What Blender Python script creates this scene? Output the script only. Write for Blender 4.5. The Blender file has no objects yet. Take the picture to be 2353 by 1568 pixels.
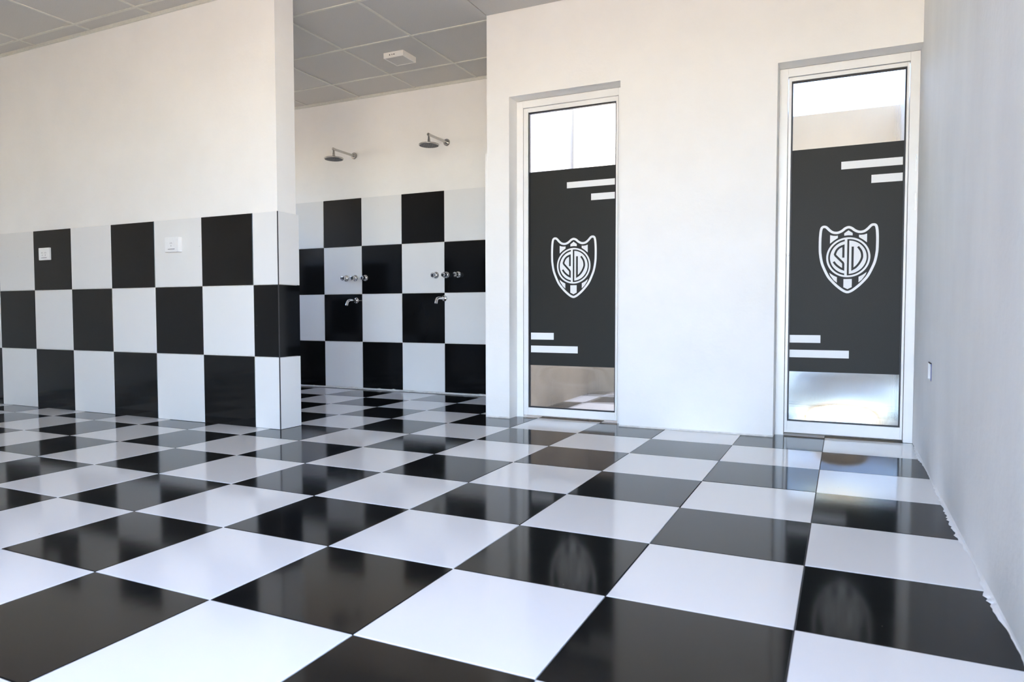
import bpy, bmesh, math, random
from mathutils import Vector, Matrix
random.seed(7)
scene = bpy.context.scene
COL = scene.collection
T = 0.43                      # one ceramic tile, joint to joint, in metres

# ------------------------------------------------------------------ camera
YAW, PITCH, ROLL = 0.44370158, -0.04127646, 0.00140833
cam = bpy.data.cameras.new('camera')
cam.sensor_fit = 'HORIZONTAL'; cam.sensor_width = 36.0; cam.lens = 24.57
cam.clip_start = 0.02; cam.clip_end = 300
cam.dof.use_dof = True; cam.dof.focus_distance = 4.6; cam.dof.aperture_fstop = 6.3
camo = bpy.data.objects.new('camera', cam); COL.objects.link(camo)
ca, sa, cb, sb, cc, sc_ = (math.cos(YAW), math.sin(YAW), math.cos(PITCH), math.sin(PITCH), math.cos(ROLL), math.sin(ROLL))
Mr = Matrix(((ca, -sa, 0), (sa, ca, 0), (0, 0, 1))) @ Matrix(((1, 0, 0), (0, cb, -sb), (0, sb, cb))) @ Matrix(((cc, 0, sc_), (0, 1, 0), (-sc_, 0, cc)))
right, fwd, up = Mr.col[0], Mr.col[1], Mr.col[2]
m4 = Matrix((right, up, -fwd)).transposed().to_4x4()
m4.translation = Vector((0.0878, -1.6207, 0.6955))
camo.matrix_world = m4
scene.camera = camo

# ------------------------------------------------------------------ sky, sun, exposure
world = bpy.data.worlds.new('world'); scene.world = world
world.use_nodes = True
wn = world.node_tree; wn.nodes.clear()
wo = wn.nodes.new('ShaderNodeOutputWorld'); wb = wn.nodes.new('ShaderNodeBackground'); ws = wn.nodes.new('ShaderNodeTexSky')
ws.sky_type = 'NISHITA'; ws.sun_disc = False; ws.sun_elevation = math.radians(60); ws.sun_rotation = math.radians(192)
ws.air_density = 1.0; ws.dust_density = 0.1; ws.ozone_density = 3.5
wb.inputs['Strength'].default_value = 0.90
wm = wn.nodes.new('ShaderNodeMix'); wm.data_type = 'RGBA'; wm.blend_type = 'MULTIPLY'; wm.inputs[0].default_value = 1.0
wm.inputs[7].default_value = (1.0, 0.962, 1.0, 1)          # white balance of the daylight
wn.links.new(ws.outputs[0], wm.inputs[6]); wn.links.new(wm.outputs[2], wb.inputs[0]); wn.links.new(wb.outputs[0], wo.inputs[0])
sun = bpy.data.lights.new('sun', 'SUN'); sun.energy = 11.5; sun.angle = math.radians(0.53); sun.color = (1.0, 0.90, 0.76)
suno = bpy.data.objects.new('sun', sun); COL.objects.link(suno)
suno.rotation_euler = Vector((-0.10, 0.55, -1.0)).to_track_quat('-Z', 'Y').to_euler()
suno.location = (-1, -6, 9)
vs = scene.view_settings
vs.view_transform = 'Standard'; vs.look = 'None'; vs.gamma = 1.0; vs.use_curve_mapping = False
vs.exposure = 1.87
scene.cycles.use_denoising = True
scene.cycles.max_bounces = 10; scene.cycles.diffuse_bounces = 6; scene.cycles.glossy_bounces = 5; scene.cycles.transmission_bounces = 6
scene.cycles.sample_clamp_indirect = 8.0

# ------------------------------------------------------------------ helpers
def tag(o, label, cat=None, group=None, kind=None):
    o['label'] = label
    if cat: o['category'] = cat
    if group: o['group'] = group
    if kind: o['kind'] = kind
    return o

def empty(name, loc=(0, 0, 0), rz=0.0):
    o = bpy.data.objects.new(name, None); COL.objects.link(o)
    o.location = loc; o.rotation_euler = (0, 0, rz); o.empty_display_size = 0.05
    return o

def link(name, me, parent=None, loc=(0, 0, 0)):
    o = bpy.data.objects.new(name, me); COL.objects.link(o)
    o.location = loc
    if parent is not None: o.parent = parent
    return o

def finish(name, bm, mats, parent=None, loc=(0, 0, 0), smooth=False):
    bmesh.ops.recalc_face_normals(bm, faces=bm.faces)
    me = bpy.data.meshes.new(name); bm.to_mesh(me); bm.free()
    for m in (mats if isinstance(mats, (list, tuple)) else [mats]): me.materials.append(m)
    if smooth:
        for p in me.polygons: p.use_smooth = True
        try: me.set_sharp_from_angle(angle=math.radians(35))
        except Exception: pass
    return link(name, me, parent, loc)

def add_box(bm, x0, x1, y0, y1, z0, z1, bevel=0.0, mi=0):
    r = bmesh.ops.create_cube(bm, size=1.0)
    vs_ = r['verts']
    for v in vs_:
        v.co = Vector(((x0 + x1) / 2 + v.co.x * (x1 - x0), (y0 + y1) / 2 + v.co.y * (y1 - y0), (z0 + z1) / 2 + v.co.z * (z1 - z0)))
    fs = set(f for v in vs_ for f in v.link_faces)
    for f in fs: f.material_index = mi
    if bevel > 0:
        es = list(set(e for v in vs_ for e in v.link_edges))
        bmesh.ops.bevel(bm, geom=es, offset=bevel, segments=2, profile=0.6, affect='EDGES')
    return bm

def box(name, x0, x1, y0, y1, z0, z1, mat, parent=None, bevel=0.0):
    bm = bmesh.new(); add_box(bm, x0, x1, y0, y1, z0, z1, bevel)
    return finish(name, bm, mat, parent)

def add_lathe(bm, prof, axis_from, axis_dir, seg=28, cap=True):
    """prof: list of (distance along axis, radius)"""
    d = Vector(axis_dir).normalized(); o = Vector(axis_from)
    a = d.orthogonal().normalized(); b = d.cross(a)
    rings = []
    for (t, r) in prof:
        rings.append([bm.verts.new(o + d * t + (a * math.cos(2 * math.pi * k / seg) + b * math.sin(2 * math.pi * k / seg)) * r) for k in range(seg)])
    for i in range(len(rings) - 1):
        for k in range(seg):
            bm.faces.new((rings[i][k], rings[i][(k + 1) % seg], rings[i + 1][(k + 1) % seg], rings[i + 1][k]))
    if cap:
        bm.faces.new(rings[0][::-1]); bm.faces.new(rings[-1])
    return bm

def add_pipe(bm, pts, radii, seg=18):
    pts = [Vector(p) for p in pts]
    rings = []
    ref = Vector((1, 0, 0))
    for i, p in enumerate(pts):
        t = (pts[min(i + 1, len(pts) - 1)] - pts[max(i - 1, 0)]).normalized()
        a = (ref - t * ref.dot(t)).normalized(); b = t.cross(a)
        r = radii[i] if isinstance(radii, (list, tuple)) else radii
        rings.append([bm.verts.new(p + (a * math.cos(2 * math.pi * k / seg) + b * math.sin(2 * math.pi * k / seg)) * r) for k in range(seg)])
    for i in range(len(rings) - 1):
        for k in range(seg):
            bm.faces.new((rings[i][k], rings[i][(k + 1) % seg], rings[i + 1][(k + 1) % seg], rings[i + 1][k]))
    bm.faces.new(rings[0][::-1]); bm.faces.new(rings[-1])
    return bm

# ------------------------------------------------------------------ materials
def new_mat(name):
    m = bpy.data.materials.new(name); m.use_nodes = True
    nt = m.node_tree
    return m, nt, nt.nodes['Principled BSDF']

def coords(nt, scale=(1, 1, 1), world_space=True):
    if world_space:
        g = nt.nodes.new('ShaderNodeNewGeometry'); out = g.outputs['Position']
    else:
        g = nt.nodes.new('ShaderNodeTexCoord'); out = g.outputs['Object']
    mp = nt.nodes.new('ShaderNodeMapping'); mp.inputs['Scale'].default_value = scale
    nt.links.new(out, mp.inputs['Vector'])
    return mp.outputs['Vector']

def noise(nt, vec, scale, detail=4.0, rough=0.55):
    n = nt.nodes.new('ShaderNodeTexNoise'); n.inputs['Scale'].default_value = scale
    n.inputs['Detail'].default_value = detail; n.inputs['Roughness'].default_value = rough
    nt.links.new(vec, n.inputs['Vector'])
    return n.outputs['Fac']

def ramp(nt, fac, stops):
    r = nt.nodes.new('ShaderNodeValToRGB')
    el = r.color_ramp.elements
    while len(el) < len(stops): el.new(0.5)
    for e, (p, c) in zip(el, stops): e.position = p; e.color = (c[0], c[1], c[2], 1)
    nt.links.new(fac, r.inputs['Fac'])
    return r.outputs['Color']

def bump(nt, bsdf, fac, strength, dist):
    b = nt.nodes.new('ShaderNodeBump'); b.inputs['Strength'].default_value = strength; b.inputs['Distance'].default_value = dist
    nt.links.new(fac, b.inputs['Height']); nt.links.new(b.outputs['Normal'], bsdf.inputs['Normal'])

def plaster(name, lo, hi, scale=3.0, bump_s=0.25, stretch=(1, 1, 1), rough=0.75):
    m, nt, b = new_mat(name)
    v = coords(nt, stretch)
    c = ramp(nt, noise(nt, v, scale, 6, 0.6), [(0.3, lo), (0.7, hi)])
    nt.links.new(c, b.inputs['Base Color'])
    b.inputs['Roughness'].default_value = rough; b.inputs['Specular IOR Level'].default_value = 0.3
    bump(nt, b, noise(nt, coords(nt), 38, 5, 0.6), bump_s, 0.004)
    return m

M = {}
M['wall'] = plaster('painted_plaster', (0.86, 0.845, 0.82), (0.90, 0.885, 0.86))
M['wall_rough'] = plaster('trowelled_plaster', (0.74, 0.745, 0.755), (0.84, 0.845, 0.85), 2.2, 0.5, (1, 1, 0.45))
M['cream'] = plaster('cream_plaster', (0.78, 0.70, 0.58), (0.84, 0.77, 0.65))
M['ground'] = plaster('sunlit_concrete', (0.56, 0.40, 0.22), (0.66, 0.48, 0.27), 0.8)

def tile_mat(name, c0, c1, rough, wav, speck):
    m, nt, b = new_mat(name)
    oi = nt.nodes.new('ShaderNodeObjectInfo')
    v = coords(nt)
    mx = nt.nodes.new('ShaderNodeMath'); mx.operation = 'MULTIPLY_ADD'; mx.inputs[1].default_value = 0.5; mx.inputs[2].default_value = 0.0
    nt.links.new(noise(nt, v, 2.0, 3), mx.inputs[0])
    ad = nt.nodes.new('ShaderNodeMath'); ad.operation = 'MULTIPLY_ADD'; ad.inputs[1].default_value = 0.5
    nt.links.new(oi.outputs['Random'], ad.inputs[0]); nt.links.new(mx.outputs[0], ad.inputs[2])
    base = ramp(nt, ad.outputs[0], [(0.1, c0), (0.9, c1)])
    # sparse grains of dust and chips
    vo = nt.nodes.new('ShaderNodeTexVoronoi'); vo.inputs['Scale'].default_value = 11.0; nt.links.new(v, vo.inputs['Vector'])
    lt = nt.nodes.new('ShaderNodeMath'); lt.operation = 'LESS_THAN'; lt.inputs[1].default_value = 0.018; nt.links.new(vo.outputs['Distance'], lt.inputs[0])
    sx = nt.nodes.new('ShaderNodeSeparateColor'); nt.links.new(vo.outputs['Color'], sx.inputs[0])
    gt = nt.nodes.new('ShaderNodeMath'); gt.operation = 'GREATER_THAN'; gt.inputs[1].default_value = 0.72; nt.links.new(sx.outputs[0], gt.inputs[0])
    sp = nt.nodes.new('ShaderNodeMath'); sp.operation = 'MULTIPLY'; nt.links.new(lt.outputs[0], sp.inputs[0]); nt.links.new(gt.outputs[0], sp.inputs[1])
    mc = nt.nodes.new('ShaderNodeMix'); mc.data_type = 'RGBA'; nt.links.new(sp.outputs[0], mc.inputs[0]); nt.links.new(base, mc.inputs[6]); mc.inputs[7].default_value = (*speck, 1)
    nt.links.new(mc.outputs[2], b.inputs['Base Color'])
    r = nt.nodes.new('ShaderNodeMapRange'); r.inputs['To Min'].default_value = rough * 0.75; r.inputs['To Max'].default_value = rough * 1.35
    nt.links.new(noise(nt, v, 6.0, 5), r.inputs['Value']); nt.links.new(r.outputs[0], b.inputs['Roughness'])
    b.inputs['IOR'].default_value = 1.30
    bump(nt, b, noise(nt, v, 9.0, 2), wav, 0.002)
    return m
M['tile_white'] = tile_mat('white_glazed_tile', (0.77, 0.765, 0.755), (0.81, 0.805, 0.795), 0.09, 0.05, (0.25, 0.22, 0.19))
M['tile_black'] = tile_mat('black_glazed_tile', (0.004, 0.004, 0.0045), (0.007, 0.007, 0.007), 0.09, 0.05, (0.22, 0.2, 0.18))

def simple(name, col, rough=0.5, metal=0.0, spec=0.5, nscale=60, nb=0.0, var=0.04):
    m, nt, b = new_mat(name)
    v = coords(nt, world_space=False)
    f = noise(nt, v, nscale, 3)
    lo = tuple(max(0, c * (1 - var)) for c in col); hi = tuple(min(1, c * (1 + var)) for c in col)
    nt.links.new(ramp(nt, f, [(0.35, lo), (0.65, hi)]), b.inputs['Base Color'])
    b.inputs['Roughness'].default_value = rough; b.inputs['Metallic'].default_value = metal; b.inputs['Specular IOR Level'].default_value = spec
    if nb: bump(nt, b, f, nb, 0.002)
    return m
M['grout'] = simple('dark_grout', (0.045, 0.043, 0.045), 0.8)
M['grout_white'] = simple('white_grout', (0.68, 0.66, 0.62), 0.8, nscale=30, nb=0.6, var=0.12)
M['panel'] = simple('ceiling_board', (0.60, 0.585, 0.555), 0.9, spec=0.1, nscale=220, nb=0.25, var=0.05)
M['tbar'] = simple('ceiling_bar_enamel', (0.66, 0.65, 0.585), 0.45)
M['alu'] = simple('white_powder_coat', (0.86, 0.85, 0.83), 0.32, nscale=8, var=0.015)
M['gasket'] = simple('black_rubber_gasket', (0.012, 0.011, 0.016), 0.5)
M['chrome'] = simple('polished_chrome', (0.80, 0.80, 0.80), 0.09, 1.0, var=0.02)
M['steel'] = simple('brushed_steel', (0.52, 0.51, 0.49), 0.24, 1.0, nscale=140, var=0.08)
M['rose'] = simple('grey_rubber_nozzles', (0.10, 0.105, 0.11), 0.5, nscale=180, nb=0.6, var=0.5)
M['plastic'] = simple('white_plastic', (0.86, 0.86, 0.86), 0.35, var=0.01)
M['slot'] = simple('dark_slot', (0.05, 0.05, 0.06), 0.6)
M['lamp_metal'] = simple('lamp_enamel', (0.84, 0.82, 0.78), 0.4, var=0.01)
M['lamp_lens'] = simple('unlit_lamp_diffuser', (0.52, 0.51, 0.49), 0.35, var=0.01)
M['blue'] = simple('blue_box_plastic', (0.05, 0.06, 0.22), 0.35)
M['shade_panel'] = simple('beige_shade_paint', (0.34, 0.29, 0.225), 0.6, nscale=5, var=0.12)  # dark beige painted in place of shade behind the narrower door
M['concrete'] = simple('cut_concrete', (0.30, 0.28, 0.25), 0.9, nscale=25, nb=0.6, var=0.2)

def film_mat(name, col, trans, tcol, var=0.15):
    """printed self-adhesive vinyl on a clear sheet: mostly diffuse, a little light passes through"""
    m, nt, b = new_mat(name)
    v = coords(nt, world_space=False)
    f = noise(nt, v, 300, 3)
    lo = tuple(c * (1 - var) for c in col); hi = tuple(min(1, c * (1 + var)) for c in col)
    nt.links.new(ramp(nt, f, [(0.35, lo), (0.65, hi)]), b.inputs['Base Color'])
    b.inputs['Roughness'].default_value = 0.55; b.inputs['Specular IOR Level'].default_value = 0.3
    tr = nt.nodes.new('ShaderNodeBsdfTranslucent'); tr.inputs['Color'].default_value = (*tcol, 1)
    mx = nt.nodes.new('ShaderNodeMixShader'); mx.inputs[0].default_value = trans
    out = nt.nodes['Material Output']
    nt.links.new(b.outputs[0], mx.inputs[1]); nt.links.new(tr.outputs[0], mx.inputs[2]); nt.links.new(mx.outputs[0], out.inputs['Surface'])
    return m
M['film'] = film_mat('charcoal_vinyl', (0.022, 0.0225, 0.021), 0.06, (0.25, 0.23, 0.2))
M['film_white'] = film_mat('white_vinyl', (0.93, 0.93, 0.925), 0.08, (0.85, 0.85, 0.85), 0.01)

def pane_mat():
    """twin-wall polycarbonate: fine vertical ribs, partly clear, partly scattering, glossy skin"""
    m = bpy.data.materials.new('ribbed_polycarbonate'); m.use_nodes = True
    nt = m.node_tree; nt.nodes.clear()
    out = nt.nodes.new('ShaderNodeOutputMaterial')
    v = coords(nt, world_space=False)
    w = nt.nodes.new('ShaderNodeTexWave'); w.wave_type = 'BANDS'; w.bands_direction = 'X'; w.inputs['Scale'].default_value = 52.0
    w.inputs['Distortion'].default_value = 0.0
    nt.links.new(v, w.inputs['Vector'])
    bp = nt.nodes.new('ShaderNodeBump'); bp.inputs['Strength'].default_value = 0.35; bp.inputs['Distance'].default_value = 0.001
    nt.links.new(w.outputs['Fac'], bp.inputs['Height'])
    rf = nt.nodes.new('ShaderNodeBsdfRefraction'); rf.inputs['IOR'].default_value = 1.12; rf.inputs['Roughness'].default_value = 0.08
    rf.inputs['Color'].default_value = (0.95, 0.95, 0.95, 1)
    tp = nt.nodes.new('ShaderNodeBsdfTransparent'); tp.inputs['Color'].default_value = (0.93, 0.93, 0.93, 1)
    tl = nt.nodes.new('ShaderNodeBsdfTranslucent'); tl.inputs['Color'].default_value = (0.85, 0.85, 0.85, 1)
    gl = nt.nodes.new('ShaderNodeBsdfGlossy'); gl.inputs['Roughness'].default_value = 0.06
    nt.links.new(bp.outputs[0], rf.inputs['Normal'])
    bp2 = nt.nodes.new('ShaderNodeBump'); bp2.inputs['Strength'].default_value = 0.05; bp2.inputs['Distance'].default_value = 0.001
    nt.links.new(w.outputs['Fac'], bp2.inputs['Height'])
    nt.links.new(bp2.outputs[0], gl.inputs['Normal'])
    m1 = nt.nodes.new('ShaderNodeMixShader'); m1.inputs[0].default_value = 0.5
    nt.links.new(tp.outputs[0], m1.inputs[1]); nt.links.new(rf.outputs[0], m1.inputs[2])
    mr = nt.nodes.new('ShaderNodeMapRange'); mr.inputs['To Min'].default_value = 0.03; mr.inputs['To Max'].default_value = 0.10
    nt.links.new(w.outputs['Fac'], mr.inputs['Value'])
    m2 = nt.nodes.new('ShaderNodeMixShader'); nt.links.new(mr.outputs[0], m2.inputs[0])
    nt.links.new(m1.outputs[0], m2.inputs[1]); nt.links.new(tl.outputs[0], m2.inputs[2])
    fr = nt.nodes.new('ShaderNodeFresnel'); fr.inputs['IOR'].default_value = 1.9
    m3 = nt.nodes.new('ShaderNodeMixShader')
    nt.links.new(fr.outputs[0], m3.inputs[0]); nt.links.new(m2.outputs[0], m3.inputs[1]); nt.links.new(gl.outputs[0], m3.inputs[2])
    nt.links.new(m3.outputs[0], out.inputs['Surface'])
    return m
M['pane'] = pane_mat()

# ------------------------------------------------------------------ room dimensions (metres)
YL = 3.512 * T                 # front face of the partition
YLB = 3.925 * T                # back face of the partition
XP = -6.79 * T                 # free end of the partition
YB = 8.114 * T                 # shower wall
ZC = 6.083 * T                 # ceiling
YD = 5.766 * T                 # wall with the doors
XD = -4.745 * T                # its free end
XR = 0.985 * T                 # right wall
XL = -14.6 * T                 # far left wall
YR = -7.6 * T                  # wall behind the camera
TH = 0.012                     # thickness of the wall tiles
D1 = (-4.372 * T, -2.655 * T, 4.83 * T)
D2 = (-0.605 * T, XR, 4.757 * T)
YF = YD + 0.115                # front face of the door frames
Y2 = YD + 0.20                 # back of the door wall
YE = 4.05                      # end wall of the two small rooms

# ------------------------------------------------------------------ structure: floor
def tile_mesh(name, w, h, mat, th=0.008, ch=0.0012):
    """tile lying in XY with its upper face at z=0"""
    me = bpy.data.meshes.new(name)
    g = 0.0012
    x0, x1, y0, y1 = g, w - g, g, h - g
    v = [(x0, y0, -th), (x1, y0, -th), (x1, y1, -th), (x0, y1, -th), (x0, y0, -ch), (x1, y0, -ch), (x1, y1, -ch), (x0, y1, -ch),
         (x0 + ch, y0 + ch, 0), (x1 - ch, y0 + ch, 0), (x1 - ch, y1 - ch, 0), (x0 + ch, y1 - ch, 0)]
    f = [(8, 9, 10, 11), (3, 2, 1, 0)]
    for k in range(4):
        n = (k + 1) % 4
        f.append((k, n, n + 4, k + 4)); f.append((k + 4, n + 4, n + 8, k + 8))
    me.from_pydata(v, [], f); me.materials.append(mat)
    return me
_tiles = {}
def get_tile(w, h, black, th=0.008):
    k = (round(w, 3), round(h, 3), black, th)
    if k not in _tiles: _tiles[k] = tile_mesh('tile', w, h, M['tile_black'] if black else M['tile_white'], th)
    return _tiles[k]

floor = box('floor', XL - 0.2, XR + 0.2, YR - 0.2, YE + 0.2, -0.12, -0.0035, M['grout'])
tag(floor, 'glossy black and white checkerboard tile floor', 'floor', kind='structure')
i0, i1, j0, j1 = -15, 0, -8, 9
for i in range(i0, i1 + 1):
    for j in range(j0, j1 + 1):
        xa, xb, ya, yb_ = i * T, (i + 1) * T, j * T, (j + 1) * T
        xa = max(xa, XL); xb = min(xb, XR); ya = max(ya, YR)
        if xa < XD - 0.16 and ya >= YB: continue
        yb2 = min(yb_, YE)
        if xb - xa < 0.02 or yb2 - ya < 0.02: continue
        if ya >= YB - 0.05 and xb < XD: continue
        t = link('floor_tile', get_tile(xb - xa, yb2 - ya, (i + j) % 2 == 0), floor, (xa, ya, random.uniform(-0.0004, 0.0003)))

# ------------------------------------------------------------------ structure: walls
wp = box('wall_partition', XL, XP + TH * 0 - TH, YL + TH, YLB - TH, 0, ZC, M['wall'])
tag(wp, 'white free-standing partition wall with checkered tiles on its lower part', 'wall', kind='structure')
def wall_tile(parent, name, w, h, black, origin, rot):
    o = link(name, get_tile(w, h, black, TH), parent, origin); o.rotation_euler = rot
    return o
R_FRONT = (math.radians(90), 0, 0)                       # tile XY -> XZ, face towards -Y
xl = -7.252 * T
rows = [(0, 1.0), (1.0, 2.0), (2.0, 3.0)]
for k in range(-8, 1):
    for m, (za, zb) in enumerate(rows):
        xa = max(xl + k * T, XL); xb = min(xl + (k + 1) * T, XP)
        if xb - xa < 0.02: continue
        wall_tile(wp, 'wall_tile', xb - xa, (zb - za) * T, (k + m) % 2 == 1, (xa, YL, za * T), R_FRONT)
# free end of the partition (faces +X) and its back
R_END = (math.radians(90), 0, math.radians(90))
for m, (za, zb) in enumerate(rows):
    wall_tile(wp, 'wall_tile', YLB - YL, (zb - za) * T, m == 1, (XP, YL, za * T), R_END)
R_BACK = (math.radians(90), 0, math.radians(180))
for k in range(-8, 1):
    for m, (za, zb) in enumerate(rows):
        xa = max(xl + k * T, XL); xb = min(xl + (k + 1) * T, XP - TH)
        wall_tile(wp, 'wall_tile', xb - xa, (zb - za) * T, (k + m) % 2 == 1, (xb, YLB, za * T), R_BACK)
# dark joint up the tiled corner
cj = box('corner_joint', XP - 0.004, XP + 0.0008, YL - 0.0008, YL + 0.004, 0.0, 3 * T, M['grout'], wp)

wb_ = box('wall_shower', XL - 0.15, XD + 0.15, YB + TH, YB + 0.2, 0, ZC + 0.1, M['wall'])
tag(wb_, 'shower wall behind the partition, white above four rows of checkered tiles', 'wall', kind='structure')
xb0 = -7.915 * T
for k in range(-7, 4):
    for m in range(4):
        xa = max(xb0 + k * T, XL); xb = min(xb0 + (k + 1) * T, XD - TH)
        if xb - xa < 0.02: continue
        za = 0.03 * T if m == 0 else m * T
        wall_tile(wb_, 'wall_tile', xb - xa, (m + 1) * T - za, (k + m) % 2 == 1, (xa, YB, za), R_FRONT)
# uneven grout fillet where the shower wall meets the floor
bm = bmesh.new(); prev = None; x = XL
while x < XD - 0.02:
    h = random.uniform(0.006, 0.020); d = random.uniform(0.008, 0.022)
    q = [bm.verts.new(Vector((x, YB, h))), bm.verts.new(Vector((x, YB - d * 0.6, h * 0.7))), bm.verts.new(Vector((x, YB - d, 0.0006)))]
    if prev:
        for a in range(2): bm.faces.new((prev[a], q[a], q[a + 1], prev[a + 1]))
    prev = q; x += random.uniform(0.03, 0.09)
finish('grout_fillet', bm, M['grout_white'], wb_)

# wall with the two doors
bm = bmesh.new()
add_box(bm, XD, D1[0], YD, Y2, 0, ZC + 0.1)
add_box(bm, D1[0], D1[1], YD, Y2, D1[2], ZC + 0.1)
add_box(bm, D1[1], D2[0], YD, Y2, 0, ZC + 0.1)
add_box(bm, D2[0], XR, YD, Y2, D2[2], ZC + 0.1)
add_box(bm, XD, XD + 0.15, Y2, YB + 0.2, 0, ZC + 0.1)                       # its return towards the shower wall
wd = finish('wall_doors', bm, M['wall'])
tag(wd, 'white plastered wall holding the two glazed doors', 'wall', kind='structure')
R_LEFT = (math.radians(90), 0, math.radians(-90))
for k in range(3):
    for m in range(4):
        ya = YD + 0.012 + k * T; yb_ = min(YD + 0.012 + (k + 1) * T, YB)
        if yb_ - ya < 0.02: continue
        wall_tile(wd, 'wall_tile', yb_ - ya, T, (k + m) % 2 == 0, (XD - TH, yb_, m * T), R_LEFT)
box('plaster_edge', XD - TH - 0.001, XD + 0.004, YD - 0.001, YD + 0.0115, 0, 4.03 * T, M['wall'], wd, 0.0004)
# ragged paint line at the foot of the wall
bm = bmesh.new()
def paint_edge(bm, p0, p1, outward, wmin, wmax, step):
    p0, p1, outward = Vector(p0), Vector(p1), Vector(outward)
    n = max(2, int((p1 - p0).length / step)); prev = None
    for a in range(n + 1):
        p = p0.lerp(p1, a / n)
        f = 0.5 + 0.5 * math.sin(a * step * 7.3 + 1.7 * math.sin(a * step * 3.1))
        w = wmin + (wmax - wmin) * (0.15 + 0.85 * f) * random.uniform(0.45, 1.0)
        q = [bm.verts.new(p + Vector((0, 0, 0.010))), bm.verts.new(p + outward * w * 0.35 + Vector((0, 0, 0.004))), bm.verts.new(p + outward * w + Vector((0, 0, 0.0008)))]
        if prev:
            for c in range(2): bm.faces.new((prev[c], q[c], q[c + 1], prev[c + 1]))
        prev = q
paint_edge(bm, (XD, YD, 0), (D1[0], YD, 0), (0, -1, 0), 0.002, 0.007, 0.02)
paint_edge(bm, (D1[1], YD, 0), (D2[0], YD, 0), (0, -1, 0), 0.002, 0.008, 0.02)
finish('paint_edge', bm, M['grout_white'], wd)

# right wall with a small recess for an electrical box
RY0, RY1, RZ0, RZ1 = 1.79, 1.90, 0.400, 0.478
bm = bmesh.new()
SY0, SY1, SZ = -2.9, -1.6, 2.2                      # side doorway beside the camera
add_box(bm, XR, XR + 0.2, YR - 0.2, SY0, 0, 3.5); add_box(bm, XR, XR + 0.2, SY0, SY1, SZ, 3.5)
add_box(bm, XR, XR + 0.2, SY1, RY0, 0, 3.5); add_box(bm, XR, XR + 0.2, RY1, YE + 0.2, 0, 3.5)
add_box(bm, XR, XR + 0.2, RY0, RY1, 0, RZ0); add_box(bm, XR, XR + 0.2, RY0, RY1, RZ1, 3.5)
wr = finish('wall_right', bm, M['wall_rough'])
tag(wr, 'bluish white rough trowelled plaster wall on the right', 'wall', kind='structure')
bm = bmesh.new(); prev = None
paint_edge(bm, (XR, SY1, 0), (XR, YD, 0), (-1, 0, 0), 0.001, 0.020, 0.016)
finish('paint_smear', bm, M['wall_rough'], wr)

bm = bmesh.new()                                 # with an added, unseen high window that brightens the shower area
WY0, WY1, WZ0, WZ1 = YLB + 0.30, YB - 0.50, 1.35, 2.2
add_box(bm, XL - 0.2, XL, YR - 0.2, WY0, 0, ZC + 0.1); add_box(bm, XL - 0.2, XL, WY1, YB + 0.2, 0, ZC + 0.1)
add_box(bm, XL - 0.2, XL, WY0, WY1, 0, WZ0); add_box(bm, XL - 0.2, XL, WY0, WY1, WZ1, ZC + 0.1)
wl = finish('wall_left', bm, M['wall'])
tag(wl, 'white wall closing the room on the far left', 'wall', kind='structure')

# wall behind the camera, with the openings the daylight comes through
OX0, OX1, OZ = -1.15, XR - 0.06, 2.48          # wide doorway
bm = bmesh.new()
add_box(bm, XL, OX0, YR - 0.2, YR, 0, ZC + 0.1)
add_box(bm, OX0, OX1, YR - 0.2, YR, OZ, ZC + 0.1)
add_box(bm, OX1, XR, YR - 0.2, YR, 0, ZC + 0.1)
wk = finish('wall_rear', bm, M['wall'])
tag(wk, 'white wall behind the camera with a wide doorway to the daylight', 'wall', kind='structure')
R_REAR = (math.radians(90), 0, math.radians(180))
for k in range(-15, -3):
    for m in range(3):
        xa, xb = max(k * T, XL), min((k + 1) * T, OX0 - 0.05)
        za, zb = m * T, (m + 1) * T
        if xb - xa < 0.02: continue
        if zb - za < 0.02: continue
        wall_tile(wk, 'wall_tile', xb - xa, zb - za, (k + m) % 2 == 1, (xb, YR + TH, za), R_REAR)

# small rooms behind the doors
XM = -0.72
bm = bmesh.new()
add_box(bm, XM + 0.04, XR, YE, YE + 0.15, 0, 2.2)
add_box(bm, XM + 0.04, XM + 0.08, Y2, YE, 0, 3.6)
add_box(bm, XM + 0.04, XR, Y2, YE + 0.15, 3.0, 3.1)  # roof added out of view to dim this room
add_box(bm, XD, XR, Y2 - 0.2, Y2, ZC + 0.14, 3.6)  # added unseen strip that keeps the sun off the lower room walls
we = finish('wall_far', bm, M['cream'])
tag(we, 'cream walls of the small daylit room seen through the right door pane, with added roof and sun screen', 'wall', kind='structure')
bm = bmesh.new()
add_box(bm, XD + 0.15, XM + 0.04, YE, YE + 0.15, 0, 3.3)
add_box(bm, XM, XM + 0.04, Y2, YE, 0, 3.6)
add_box(bm, XD + 0.03, XD + 0.15, YB + 0.2, YE + 0.15, 0, 3.3)
we1 = finish('wall_court', bm, M['wall'])
box('shade_panel', XD + 0.152, XM - 0.002, YE - 0.01, YE, 0, 1.05, M['shade_panel'], we1)  # added beige panels stand in for shade on the lower walls
box('shade_panel', XD + 0.15, XD + 0.16, Y2, YE - 0.01, 0, 1.05, M['shade_panel'], we1)
tag(we1, 'sunlit white walls seen through the narrower door pane', 'wall', kind='structure')

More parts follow.
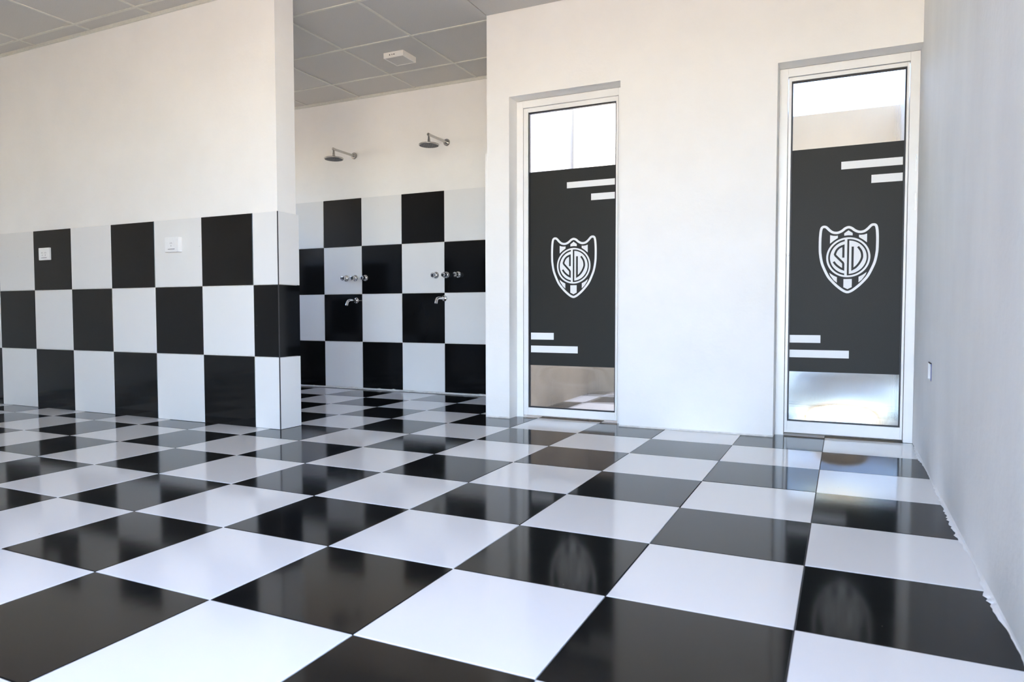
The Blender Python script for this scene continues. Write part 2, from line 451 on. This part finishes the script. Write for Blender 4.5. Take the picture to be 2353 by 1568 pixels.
# ------------------------------------------------------------------ structure: ceiling of square boards in a bar grid
bm = bmesh.new()
add_box(bm, XL - 0.2, XR + 0.2, YR - 0.2, Y2, ZC + 0.02, ZC + 0.14)
add_box(bm, XL - 0.2, XD + 0.15, Y2, YB + 0.2, ZC + 0.02, ZC + 0.14)
ceil = finish('ceiling', bm, M['panel'])
tag(ceil, 'suspended ceiling of square grey boards in a thin bar grid', 'ceiling', kind='structure')
_pan = {}
def panel(x0, x1, y0, y1):
    w, h = x1 - x0, y1 - y0
    k = (round(w, 2), round(h, 2))
    if k not in _pan:
        b_ = bmesh.new(); add_box(b_, 0.004, w - 0.004, 0.004, h - 0.004, 0.0, 0.012)
        me = bpy.data.meshes.new('ceiling_panel'); b_.to_mesh(me); b_.free(); me.materials.append(M['panel']); _pan[k] = me
    link('ceiling_panel', _pan[k], ceil, (x0, y0, ZC))
def grid(xs, ys):
    for a in range(len(xs) - 1):
        for b_ in range(len(ys) - 1): panel(xs[a], xs[a + 1], ys[b_], ys[b_ + 1])
    for x_ in xs[1:-1]: box('grid_bar', x_ - 0.008, x_ + 0.008, ys[0], ys[-1], ZC - 0.005, ZC + 0.006, M['tbar'], ceil)
    for y_ in ys[1:-1]: box('grid_bar', xs[0], xs[-1], y_ - 0.008, y_ + 0.008, ZC - 0.006, ZC + 0.005, M['tbar'], ceil)
def lines(a, b_, start, pitch):
    k = math.ceil((a + 0.03 - start) / pitch); out = [a]
    while start + k * pitch < b_ - 0.03: out.append(start + k * pitch); k += 1
    return out + [b_]
PITCH_A = 1.381 * T
grid(lines(XL, XD + 0.002, -6.184 * T, PITCH_A), lines(YLB, YB, 4.512 * T, PITCH_A))
grid(lines(XD + 0.002, XR, -6.184 * T, PITCH_A), lines(YLB, YD, 4.512 * T, PITCH_A))
grid(lines(XL, XR, -10.63 * T, 1.42 * T), lines(YR, YL + 0.005, 3.262 * T, PITCH_A))
box('edge_angle', XL, XP, YL - 0.012 + TH, YL + TH, ZC - 0.022, ZC + 0.002, M['tbar'], ceil)
box('edge_angle', XL, XD, YB - 0.014 + TH, YB + TH, ZC - 0.022, ZC + 0.002, M['tbar'], ceil)

# ------------------------------------------------------------------ outside ground
bm = bmesh.new()
add_box(bm, -30, 30, -40, YR - 0.2, -0.30, -0.10); add_box(bm, XR + 0.2, 30, YR - 0.2, 20, -0.30, -0.10); add_box(bm, -30, XL - 0.2, YR - 0.2, 20, -0.30, -0.10)
g = finish('ground', bm, M['ground'])
tag(g, 'sunlit pale concrete yard outside behind the camera', 'ground', kind='structure')

# ------------------------------------------------------------------ doors
def add_poly(bm, pts, z, mi):
    vs_ = [bm.verts.new((p[0], z, p[1])) for p in pts]
    r = bmesh.ops.triangle_fill(bm, use_beauty=True, edges=[bm.edges.new((vs_[a], vs_[(a + 1) % len(vs_)])) for a in range(len(vs_))])
    for f in r['geom']:
        if isinstance(f, bmesh.types.BMFace): f.material_index = mi
def add_stroke(bm, pts, width, z, mi, closed=False):
    n = len(pts); L, R_ = [], []
    for a in range(n):
        p = Vector(pts[a])
        q0 = Vector(pts[(a - 1) % n]) if (closed or a > 0) else None
        q1 = Vector(pts[(a + 1) % n]) if (closed or a < n - 1) else None
        d0 = (p - q0).normalized() if q0 is not None else (q1 - p).normalized()
        d1 = (q1 - p).normalized() if q1 is not None else d0
        n0, n1 = Vector((-d0.y, d0.x)), Vector((-d1.y, d1.x))
        mt = (n0 + n1)
        mt = mt.normalized() if mt.length > 1e-6 else n0
        k = width / 2 / max(0.42, mt.dot(n0))
        L.append(bm.verts.new((p.x + mt.x * k, z, p.y + mt.y * k))); R_.append(bm.verts.new((p.x - mt.x * k, z, p.y - mt.y * k)))
    for a in range(n if closed else n - 1):
        b_ = (a + 1) % n
        f = bm.faces.new((L[a], L[b_], R_[b_], R_[a])); f.material_index = mi
def smooth_path(pts, closed=False, sub=6):
    out = []; n = len(pts)
    for a in range(n if closed else n - 1):
        P = [Vector(pts[(a + d) % n]) if closed else Vector(pts[min(max(a + d, 0), n - 1)]) for d in (-1, 0, 1, 2)]
        for s in range(sub):
            t = s / sub
            q = 0.5 * ((2 * P[1]) + (P[2] - P[0]) * t + (2 * P[0] - 5 * P[1] + 4 * P[2] - P[3]) * t * t + (3 * P[1] - P[0] - 3 * P[2] + P[3]) * t ** 3)
            out.append((q.x, q.y))
    if not closed: out.append(tuple(pts[-1]))
    return out
def emblem(parent, cx, cz, R_, y):
    """shield with a ringed S and D monogram, printed white on the dark film"""
    bm = bmesh.new()
    W_, K_ = 0, 1
    half = [(0, 1.50), (-0.146, 1.45), (-0.286, 1.335), (-0.43, 1.262), (-0.563, 1.243), (-0.72, 1.28), (-0.86, 1.385), (-0.99, 1.525), (-1.066, 1.572), (-1.169, 1.57), (-1.24, 1.49),
            (-1.279, 1.27), (-1.297, 0.926), (-1.297, 0.518), (-1.28, 0.20), (-1.207, -0.218), (-1.092, -0.545), (-0.913, -0.926), (-0.734, -1.17), (-0.504, -1.417), (-0.248, -1.635), (-0.09, -1.725), (0, -1.745)]
    full = half + [(-x, z) for x, z in half[-2:0:-1]]
    sc = lambda pts: [(p[0] * R_, p[1] * R_) for p in pts]
    add_stroke(bm, sc(smooth_path(full, True, 5)), 0.122 * R_, 0, W_, True)
    mir = lambda pts: [(-x, z) for x, z in pts]
    add_poly(bm, sc([(-0.19, 1.085), (-0.19, 1.205), (0, 1.345), (0.19, 1.205), (0.19, 1.085), (0, 1.10)]), 0, W_)
    ul = [(-0.836, 1.145), (-0.70, 1.105), (-0.57, 1.095), (-0.478, 1.105), (-0.478, 0.985), (-0.66, 0.86), (-0.76, 0.775), (-0.836, 0.715)]
    add_poly(bm, sc(ul), 0, W_); add_poly(bm, sc(mir(ul)), 0, W_)
    add_poly(bm, sc([(-0.19, -1.09), (-0.19, -1.50), (0, -1.60), (0.19, -1.50), (0.19, -1.09)]), 0, W_)
    ll = [(-0.849, -0.757), (-0.657, -0.90), (-0.491, -0.986), (-0.491, -1.267), (-0.632, -1.144), (-0.798, -0.90)]
    add_poly(bm, sc(ll), 0, W_); add_poly(bm, sc(mir(ll)), 0, W_)
    circ = [(math.cos(2 * math.pi * a / 96) * 0.954, math.sin(2 * math.pi * a / 96) * 0.954) for a in range(96)]
    add_stroke(bm, sc(circ), 0.092 * R_, 0, W_, True)
    def seg(r, u0, side):
        a0 = math.acos(abs(u0) / r) if abs(u0) < r else 0
        n = 40
        if side < 0: return [(r * math.cos(math.pi - a0 + 2 * a0 * a / n), r * math.sin(math.pi - a0 + 2 * a0 * a / n)) for a in range(n + 1)]
        return [(r * math.cos(-a0 + 2 * a0 * a / n), r * math.sin(-a0 + 2 * a0 * a / n)) for a in range(n + 1)]
    add_poly(bm, sc(seg(0.825, -0.043, -1)), 0, W_)
    add_poly(bm, sc(seg(0.835, 0.045, 1)), 0, W_)
    add_poly(bm, sc([(-0.16, -0.93), (-0.043, -0.93), (-0.043, 0.93), (-0.16, 0.93)]), -0.0002, W_)
    S_ = [(-0.215, -0.014), (-0.215, 0.585)] + smooth_path([(-0.30, 0.555), (-0.42, 0.485), (-0.53, 0.354), (-0.60, 0.17)], False, 4) + [(-0.575, 0.105), (-0.235, -0.262), (-0.212, -0.32), (-0.212, -0.60)] + smooth_path([(-0.31, -0.555), (-0.43, -0.465), (-0.555, -0.345), (-0.655, -0.205)], False, 4)
    add_stroke(bm, sc(S_), 0.10 * R_, -0.0004, K_)
    D_ = [(0.205, 0.526), (0.205, -0.60)] + smooth_path([(0.30, -0.545), (0.40, -0.455), (0.519, -0.29), (0.61, -0.095), (0.632, 0.07), (0.585, 0.295), (0.44, 0.515)], False, 4)
    add_stroke(bm, sc(D_), 0.10 * R_, -0.0004, K_)
    bmesh.ops.recalc_face_normals(bm, faces=bm.faces)
    me = bpy.data.meshes.new('emblem'); bm.to_mesh(me); bm.free()
    me.materials.append(M['film_white']); me.materials.append(M['film'])
    o = link('emblem', me, parent, (cx, y, cz)); o['label'] = 'white shield emblem with ringed S and D'
    return o

def make_door(name, label, op, gx, gz, film, bars, emb, warp):
    x0, x1, zt = op
    root = empty(name, ((x0 + x1) / 2, YF, 0.0)); tag(root, label, 'door', kind='structure')
    ox, oy = (x0 + x1) / 2, YF
    def bx(nm, a0, a1, b0, b1, c0, c1, mat, par=root, bev=0.0015):
        return box(nm, a0 - ox, a1 - ox, b0 - oy, b1 - oy, c0, c1, mat, par, bev)
    fw = 0.046
    bx('frame_jamb', x0 + 0.001, x0 + fw, YF, YF + 0.05, 0.0, zt - 0.002, M['alu'])
    bx('frame_jamb', x1 - fw, x1 - 0.001, YF, YF + 0.05, 0.0, zt - 0.002, M['alu'])
    bx('frame_head', x0 + fw, x1 - fw, YF, YF + 0.05, zt - fw - 0.002, zt - 0.002, M['alu'])
    lx0, lx1, lz0, lz1 = x0 + fw + 0.003, x1 - fw - 0.003, 0.014, zt - fw - 0.006
    yl0, yl1 = YF + 0.004, YF + 0.042
    bx('stile', lx0, gx[0], yl0, yl1, lz0, lz1, M['alu'])
    bx('stile', gx[1], lx1, yl0, yl1, lz0, lz1, M['alu'])
    bx('rail', gx[0], gx[1], yl0, yl1, gz[1], lz1, M['alu'])
    bx('rail', gx[0], gx[1], yl0, yl1, lz0, gz[0], M['alu'])
    # gasket round the glazing
    bm = bmesh.new(); gw = 0.007
    for (a0, a1, c0, c1) in ((gx[0], gx[0] + gw, gz[0], gz[1]), (gx[1] - gw, gx[1], gz[0], gz[1]), (gx[0] + gw, gx[1] - gw, gz[0], gz[0] + gw), (gx[0] + gw, gx[1] - gw, gz[1] - gw, gz[1])):
        add_box(bm, a0 - ox, a1 - ox, 0.012, 0.034, c0, c1)
    finish('gasket', bm, M['gasket'], root)
    # ribbed sheet; the free field below the film bows a little
    bm = bmesh.new(); nx, nz = 24, 90
    yp = 0.022
    vv = []
    for b_ in range(nz + 1):
        row = []
        for a in range(nx + 1):
            u, w = a / nx, b_ / nz
            X = gx[0] + (gx[1] - gx[0]) * u; Z = gz[0] + (gz[1] - gz[0]) * w
            d = 0.0
            if Z < film[0]:
                q = (Z - gz[0]) / (film[0] - gz[0])
                d = warp * math.sin(math.pi * u) * math.sin(math.pi * q)
            row.append(bm.verts.new((X - ox, yp + d, Z)))
        vv.append(row)
    for b_ in range(nz):
        for a in range(nx): bm.faces.new((vv[b_][a], vv[b_][a + 1], vv[b_ + 1][a + 1], vv[b_ + 1][a]))
    pane = finish('pane', bm, M['pane'], root, smooth=True); pane['label'] = 'clear ribbed plastic sheet'
    g_ = 0.007
    fo = box('vinyl_film', gx[0] + g_ - ox, gx[1] - g_ - ox, yp - 0.0022, yp - 0.001, film[0], film[1], M['film'], pane)
    fo['label'] = 'charcoal printed film'
    for (a0, a1, c0, c1) in bars:
        box('white_bar', a0 - ox, a1 - ox, yp - 0.0030, yp - 0.0021, c0, c1, M['film_white'], pane)
    emblem(pane, emb[0] - ox, emb[1], emb[2], yp - 0.0027)
    return root, ox

U = lambda *v: tuple(a * T for a in v)
d1, ox1 = make_door('door_1', 'narrow white framed door with charcoal film, nearer the shower area', D1, U(-4.185, -2.80), U(0.148, 4.645), U(0.803, 3.748),
    [U(-3.566, -2.825, 3.462, 3.552), U(-3.186, -2.825, 3.261, 3.357), U(-4.152, -3.775, 1.197, 1.302), U(-4.152, -3.389, 0.999, 1.103)],
    U(-3.458, 2.308, 0.266), 0.010)
d2, ox2 = make_door('door_2', 'white framed door with charcoal film beside the rough right wall', D2, U(-0.457, 0.845), U(0.183, 4.588), U(0.836, 3.708),
    [U(0.138, 0.820, 3.415, 3.511), U(0.480, 0.822, 3.219, 3.319), U(-0.440, -0.070, 1.214, 1.314), U(-0.440, 0.264, 1.022, 1.121)],
    U(0.234, 2.306, 0.252), 0.012)
# worn threshold strips in the door openings, lock cylinder
for (op, nm) in ((D1, d1), (D2, d2)):
    ox = (op[0] + op[1]) / 2
    box('threshold', op[0] - ox, op[1] - ox, 0.052, 0.078, 0.0003, 0.003, M['concrete'], nm)
bm = bmesh.new(); add_lathe(bm, [(0, 0.006), (0.003, 0.006), (0.0035, 0.004)], (D2[0] + 0.055 - ox2, 0.004, 2.36 * T), (0, -1, 0), 16)
finish('lock_cylinder', bm, M['steel'], d2)
for z in (3.42, 2.95):
    box('strike_plate', D2[1] - 0.013 - ox2, D2[1] - 0.010 - ox2, -0.0008, 0.002, (z - 0.1) * T, (z + 0.1) * T, M['steel'], d2)

# ------------------------------------------------------------------ shower fittings
def shower(x, z, label):
    root = empty('wall_shower_fixture', (x, YB, z)); tag(root, label, 'shower', 'shower heads on the tiled shower wall')
    y0 = TH
    bm = bmesh.new(); add_lathe(bm, [(0, 0.030), (0.006, 0.030), (0.011, 0.026), (0.012, 0.012), (0.020, 0.012)], (0, y0, 0), (0, -1, 0)); finish('flange', bm, M['steel'], root, smooth=True)
    bm = bmesh.new(); add_pipe(bm, [(0, y0 - 0.005, 0), (0, -0.12, 0.001), (0, -0.262, 0.002)], 0.0105); finish('arm', bm, M['steel'], root, smooth=True)
    bm = bmesh.new(); add_lathe(bm, [(-0.016, 0.004), (-0.012, 0.012), (0.012, 0.012), (0.016, 0.008)], (0, -0.268, 0.002), (0, -1, 0)); finish('elbow', bm, M['steel'], root, smooth=True)
    bm = bmesh.new(); add_lathe(bm, [(0, 0.008), (0.03, 0.009), (0.034, 0.011), (0.052, 0.0115), (0.056, 0.015), (0.072, 0.016)], (0, -0.268, 0.0), (0, 0, -1)); finish('swivel_stem', bm, M['steel'], root, smooth=True)
    bm = bmesh.new(); add_lathe(bm, [(0.064, 0.016), (0.069, 0.030), (0.072, 0.078), (0.075, 0.082), (0.084, 0.082), (0.086, 0.079)], (0, -0.268, 0.0), (0, 0, -1), 44); h = finish('spray_disc', bm, M['steel'], root, smooth=True)
    bm = bmesh.new(); add_lathe(bm, [(0.0858, 0.076), (0.0872, 0.075)], (0, -0.268, 0.0), (0, 0, -1), 44)
    for r, n in ((0.02, 8), (0.037, 14), (0.054, 20), (0.068, 26)):
        for a in range(n):
            t = 2 * math.pi * a / n
            add_lathe(bm, [(0.0870, 0.0022), (0.0895, 0.0014)], (r * math.cos(t), -0.268 + r * math.sin(t), 0), (0, 0, -1), 6)
    finish('nozzle_plate', bm, M['rose'], h)
    return root
shower(-9.10 * T, 4.885 * T, 'round steel shower head on the white wall, nearer the partition')
shower(-6.86 * T, 4.93 * T, 'round steel shower head on the white wall, nearer the glazed doors')

def tap(x, z, label):
    root = empty('shower_tap', (x, YB, z)); tag(root, label, 'tap', 'chrome taps on the tiled shower wall')
    bm = bmesh.new(); add_lathe(bm, [(0, 0.031), (0.004, 0.031), (0.010, 0.027), (0.018, 0.020), (0.020, 0.016)], (0, -0.0002, 0), (0, -1, 0)); finish('flange', bm, M['chrome'], root, smooth=True)
    bm = bmesh.new(); add_lathe(bm, [(0.018, 0.013), (0.034, 0.013)], (0, 0, 0), (0, -1, 0)); finish('spindle', bm, M['chrome'], root, smooth=True)
    bm = bmesh.new()
    seg = 32; prof = [(0.032, 0.014), (0.036, 0.0205), (0.056, 0.0215), (0.060, 0.019), (0.061, 0.006)]
    add_lathe(bm, prof, (0, 0, 0), (0, -1, 0), seg)
    for v in bm.verts:
        r = math.hypot(v.co.x, v.co.z)
        if r > 0.0195 and -0.058 < v.co.y < -0.034:
            a = math.atan2(v.co.z, v.co.x); k = 1 + 0.07 * math.cos(8 * a); v.co.x *= k; v.co.z *= k
    kn = finish('knob', bm, M['chrome'], root, smooth=True)
    bm = bmesh.new(); add_lathe(bm, [(0.0608, 0.007), (0.0625, 0.0065)], (0, 0, 0), (0, -1, 0), 20); finish('knob_cap', bm, M['slot'], kn)
    return root
for x, lab in ((-9.43, 'chrome tap farthest from the doors, first of the three near the partition'), (-9.195, 'chrome tap in the middle of the three on the white tile near the partition'), (-8.93, 'chrome tap next to the tile joint, third of the three near the partition')):
    tap((x + 0.11) * T, 2.335 * T, lab)
for x, lab in ((-7.175, 'chrome tap on the white tile, first of the three nearer the doors'), (-6.93, 'chrome tap at the tile joint, middle of the three nearer the doors'), (-6.67, 'chrome tap on the black tile, closest of all taps to the doors')):
    tap((x + 0.07) * T, 2.35 * T, lab)

def spout(x, z, label):
    root = empty('shower_spout', (x, YB, z)); tag(root, label, 'spout', 'chrome spouts below the taps')
    bm = bmesh.new(); add_lathe(bm, [(0, 0.027), (0.004, 0.027), (0.009, 0.023), (0.010, 0.014)], (0, -0.0002, 0), (0, -1, 0)); finish('flange', bm, M['chrome'], root, smooth=True)
    bm = bmesh.new()
    add_pipe(bm, [(0, -0.004, 0), (0, -0.05, 0.0), (0, -0.095, 0.0), (0, -0.115, -0.004), (0, -0.128, -0.016), (0, -0.136, -0.034), (0, -0.140, -0.046)], [0.0125, 0.012, 0.012, 0.012, 0.012, 0.0125, 0.013]); pz = finish('pipe', bm, M['chrome'], root, smooth=True)
    bm = bmesh.new(); add_lathe(bm, [(0, 0.0095), (0.001, 0.0095)], (0, -0.1401, -0.0464), (0, -0.2, -1), 18); finish('outlet', bm, M['slot'], pz)
    return root
spout(-9.06 * T, 1.865 * T, 'short bent chrome spout on the black tile, nearer the partition')
spout(-6.915 * T, 1.893 * T, 'short bent chrome spout at the tile joint, nearer the doors')

# ------------------------------------------------------------------ ceiling lamp
lr = empty('ceiling_lamp', (-2.945, 2.815, ZC)); tag(lr, 'small square white surface-mounted ceiling lamp above the shower area, switched off', 'lamp')
bm = bmesh.new(); s2 = 0.086
for (a0, a1, b0, b1) in ((-s2, s2, -s2, -s2 + 0.008), (-s2, s2, s2 - 0.008, s2), (-s2, -s2 + 0.008, -s2 + 0.008, s2 - 0.008), (s2 - 0.008, s2, -s2 + 0.008, s2 - 0.008)):
    add_box(bm, a0, a1, b0, b1, -0.040, 0.0)
finish('housing', bm, M['lamp_metal'], lr)
box('diffuser', -s2 + 0.008, s2 - 0.008, -s2 + 0.008, s2 - 0.008, -0.037, -0.031, M['lamp_lens'], lr)
for a, w in ((-0.030, 0.006), (-0.010, 0.004), (0.008, 0.006)):
    box('vent_slot', a - w, a + w * 0.3, -s2 - 0.0006, -s2 + 0.001, -0.024, -0.015, M['slot'], lr)

# ------------------------------------------------------------------ sockets on the partition
def socket(x0, x1, z0, z1, th, double, label):
    root = empty('wall_socket', ((x0 + x1) / 2, YL, (z0 + z1) / 2)); tag(root, label, 'socket', 'white sockets on the tiled partition')
    w, h = (x1 - x0) / 2, (z1 - z0) / 2
    pl = box('cover_plate', -w, w, -th, 0.0, -h, h, M['plastic'], root, 0.003)
    box('module', -w * 0.5, w * 0.5, -th - 0.0012, -th + 0.002, -h * 0.58, h * 0.58, M['plastic'], root, 0.0006)
    box('module_line', -w * 0.5, w * 0.5, -th - 0.0006, -th + 0.001, -h * 0.66, -h * 0.60, M['slot'], root)
    bm = bmesh.new()
    for cx in ((-w * 0.3, w * 0.3) if double else (0.0,)):
        for (dx, dz, a) in ((-0.006, 0.008, 0.5), (0.006, 0.008, -0.5), (0.0, -0.009, 0.0)):
            r = bmesh.ops.create_cube(bm, size=1.0)
            bmesh.ops.transform(bm, verts=r['verts'], matrix=Matrix.Translation((cx + dx, -th - 0.0012, dz)) @ Matrix.Rotation(a, 4, 'Y') @ Matrix.Diagonal((0.002, 0.0012, 0.008, 1)))
    finish('pin_slots', bm, M['slot'], root)
    return root
socket(-12.06 * T, -11.77 * T, 2.500 * T, 2.705 * T, 0.014, True, 'white double socket plate on a black tile, farther left on the partition')
socket(-8.94 * T, -8.655 * T, 2.515 * T, 2.735 * T, 0.030, False, 'thick white single socket box on a white tile of the partition')

# ------------------------------------------------------------------ open electrical box in the right wall
eb = empty('electrical_box', (XR, (RY0 + RY1) / 2, (RZ0 + RZ1) / 2)); tag(eb, 'small open electrical box sunk in the rough right wall', 'electrical box')
hy, hz, dp = (RY1 - RY0) / 2 - 0.0005, (RZ1 - RZ0) / 2 - 0.0005, 0.045
box('back', dp - 0.003, dp, -hy, hy, -hz, hz, M['blue'], eb)
box('side', -0.003, dp, hy - 0.004, hy, -hz, hz, M['plastic'], eb); box('side', -0.003, dp, -hy, -hy + 0.004, -hz, hz, M['blue'], eb)  # far side coloured white as its lit face
box('side', -0.003, dp, -hy, hy, hz - 0.004, hz, M['slot'], eb); box('side', -0.003, dp, -hy, hy, -hz, -hz + 0.004, M['plastic'], eb)  # top side coloured dark to stand in for its shade
box('mounting_tab', 0.002, 0.006, -0.01, 0.01, hz - 0.016, hz - 0.004, M['steel'], eb)
